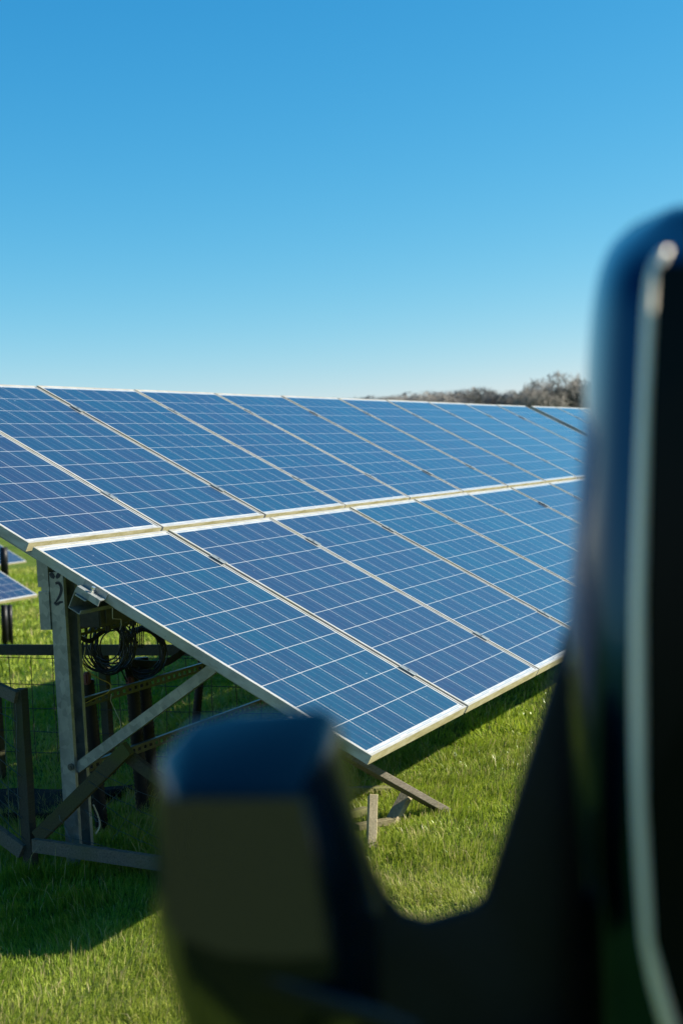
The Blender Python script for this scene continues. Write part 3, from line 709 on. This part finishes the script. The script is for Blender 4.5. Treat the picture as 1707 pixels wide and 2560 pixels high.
STL = [(500, 1668), (560, 1655), (640, 1632), (700, 1606), (850, 1598), (1100, 1586), (1400, 1572), (1700, 1565), (2000, 1568), (2250, 1580), (2400, 1596), (2500, 1618), (2560, 1640), (6000, 1700)]
bm = bmesh.new(); prev = None
ylist = [512, 518, 530, 545, 560, 580, 600, 640, 700, 780, 860, 950, 1100, 1300, 1500, 1700, 1900, 2100, 2300, 2450, 2560, 2900, 3600, 4400, 5200]
for y in ylist:
    S = interp(SIL, y); T_ = interp(STL, y); T_ = max(T_, S + 6); w_ = T_ - S
    top = 1 - min(1, (y - 512) / 150)                                    # the crown of the frame rolls over
    prof = [(2300, 0.86), (T_ + 90, 0.925), (T_, 0.94), (S + w_ * 0.62, 0.955), (S + w_ * 0.42, 0.972), (S + w_ * 0.27, 0.99), (S + w_ * 0.13, 1.015), (S + w_ * 0.04, 1.05), (S, 1.09), (S + w_ * 0.06, 1.13), (S + w_ * 0.3, 1.16), (2300, 1.2)]
    ring = []
    for i, (px, D) in enumerate(prof):
        if y < 600: px = min(px, 1700 + (y - 512) * 7) if i in (0, 11) else px
        ring.append(bm.verts.new(dep(px, y + (0), D + top * (0.10 if i < 8 else 0.0))))
    if prev:
        for j in range(len(ring)): bm.faces.new((prev[j], prev[(j + 1) % len(ring)], ring[(j + 1) % len(ring)], ring[j]))
    else: bm.faces.new(ring[::-1])
    prev = ring
bm.faces.new(prev); bmesh.ops.recalc_face_normals(bm, faces=bm.faces)
door = obj('door_frame', bm, 'paint', VAN, smooth=True)
sm = door.modifiers.new('sub', 'SUBSURF'); sm.levels = 1; sm.render_levels = 1
# chrome strip round the side window
bm = bmesh.new(); prev = None
CH = [(626, 1650, 34), (642, 1640, 44), (664, 1628, 42), (690, 1618, 36), (750, 1611, 34), (900, 1605, 40), (1100, 1598, 46), (1300, 1592, 52), (1500, 1588, 58), (1700, 1587, 60), (1900, 1589, 62), (2050, 1594, 63), (2200, 1603, 63), (2350, 1620, 62), (2450, 1638, 60), (2560, 1668, 60), (2680, 1740, 60), (2720, 1850, 60)]
for (y, x, w_) in CH:
    c_ = dep(x, y, 0.925); hw = w_ * 0.37 / FPX * 0.925; c_ = dep(x + (11 if y < 2300 else 4), y, 0.925); ring = []
    for a in range(12):
        t = 2 * math.pi * a / 12; ring.append(bm.verts.new(c_ + RW.transposed() @ Vector((math.cos(t) * hw, 0, math.sin(t) * 0.006))))
    if prev:
        for j in range(12): bm.faces.new((prev[j], prev[(j + 1) % 12], ring[(j + 1) % 12], ring[j]))
    else: bm.faces.new(ring[::-1])
    prev = ring
bm.faces.new(prev); bmesh.ops.recalc_face_normals(bm, faces=bm.faces); obj('window_trim', bm, 'chrome', VAN, smooth=True)
# side glass behind the strip
bm = bmesh.new()
P = [(1640, 660), (2250, 620), (2250, 2800), (1700, 2600), (1630, 2350), (1612, 2000), (1610, 1500), (1622, 1000)]
f0 = [bm.verts.new(dep(x, y, 0.905 if x < 1800 else 0.84)) for x, y in P]; f1 = [bm.verts.new(dep(x, y, 0.911 if x < 1800 else 0.846)) for x, y in P]
bm.faces.new(f0); bm.faces.new(f1[::-1])
for i in range(len(P)): bm.faces.new((f0[i], f1[i], f1[(i + 1) % len(P)], f0[(i + 1) % len(P)]))
bmesh.ops.recalc_face_normals(bm, faces=bm.faces); obj('side_window', bm, 'tinted', VAN)
# bracket that sweeps from the mirror up into the pillar
def prism(name, outline, D0, D1, mat, parent, bev):
    bm = bmesh.new(); f0 = [bm.verts.new(dep(x, y, D0)) for x, y in outline]; f1 = [bm.verts.new(dep(x, y, D1)) for x, y in outline]; n = len(outline)
    bm.faces.new(f0); bm.faces.new(f1[::-1])
    for i in range(n): bm.faces.new((f0[i], f1[i], f1[(i + 1) % n], f0[(i + 1) % n]))
    bmesh.ops.recalc_face_normals(bm, faces=bm.faces); o = obj(name, bm, mat, parent, smooth=True)
    m = o.modifiers.new('bevel', 'BEVEL'); m.width = bev; m.segments = 4; m.limit_method = 'ANGLE'; m.angle_limit = 0.6
    m.use_clamp_overlap = True
    return o
WM = hull('wing_mirror', [dep(*p) for p in (
    (438, 1985, 0.865), (768, 1985, 0.858), (838, 2410, 0.880), (455, 2400, 0.890),
    (478, 1808, 0.955), (600, 1780, 0.965), (812, 1768, 0.955), (848, 1796, 0.96), (872, 1900, 0.955), (948, 2260, 0.965),
    (396, 1900, 0.93), (384, 2020, 0.93), (386, 2300, 0.935), (410, 2420, 0.93), (480, 1830, 1.03), (800, 1800, 1.03), (900, 2250, 1.03), (440, 2420, 1.03),
    (470, 2600, 0.95), (700, 2640, 0.92), (960, 2600, 0.96))], 'cap', VAN, 0.010, 4)
ga, gb, gc = dep(418, 2000, 0.8640), dep(752, 2000, 0.8580), dep(600, 2385, 0.8800); gn = (gb - ga).cross(gc - ga).normalized()
def glass_pt(x, y):
    d = ray(x, y); return CAM + d * ((ga - CAM).dot(gn) / d.dot(gn))
hull('mirror_glass', [glass_pt(*p) for p in ((406, 1998), (758, 1996), (818, 2390), (700, 2398), (560, 2388), (430, 2335), (408, 2280))] + [dep(*p) for p in ((440, 2310, 0.90), (752, 2010, 0.875), (800, 2360, 0.90))], 'mirror', WM, 0)
for p_ in WM.children[0].data.polygons: p_.use_smooth = False
SW = [(1425, 1510), (1412, 1545), (1396, 1600), (1372, 1690), (1338, 1800), (1292, 1950), (1258, 2060), (1238, 2125), (1218, 2190), (1200, 2240), (1175, 2260), (1115, 2278), (1060, 2294), (1005, 2278), (965, 2235), (930, 2165), (905, 2080), (860, 2080), (800, 2420), (440, 2420), (455, 2560), (480, 2900), (1520, 2900), (1520, 1510)]
prism('mirror_arm', [(x_ + 6, y_) for x_, y_ in SW], 1.06, 1.13, 'black_plastic', WM, 0.018)
hull('lower_ridge', [dep(*p) for p in ((500, 2400, 0.90), (540, 2385, 0.895), (820, 2478, 0.885), (1060, 2560, 0.89), (1060, 2610, 0.89), (800, 2540, 0.885), (520, 2440, 0.90), (540, 2400, 0.93), (1060, 2570, 0.93))], 'cap', WM, 0.006)
# lower door skin below the frame, mostly out of the picture
hull('door_panel', [dep(*p) for p in ((1180, 2880, 0.98), (1180, 5200, 1.0), (1400, 5300, 1.0), (2500, 5200, 0.80), (2500, 2800, 0.80), (1180, 2880, 1.1), (1180, 5200, 1.12), (2500, 5200, 1.0), (2500, 2800, 1.0))], 'paint', VAN, 0.02)
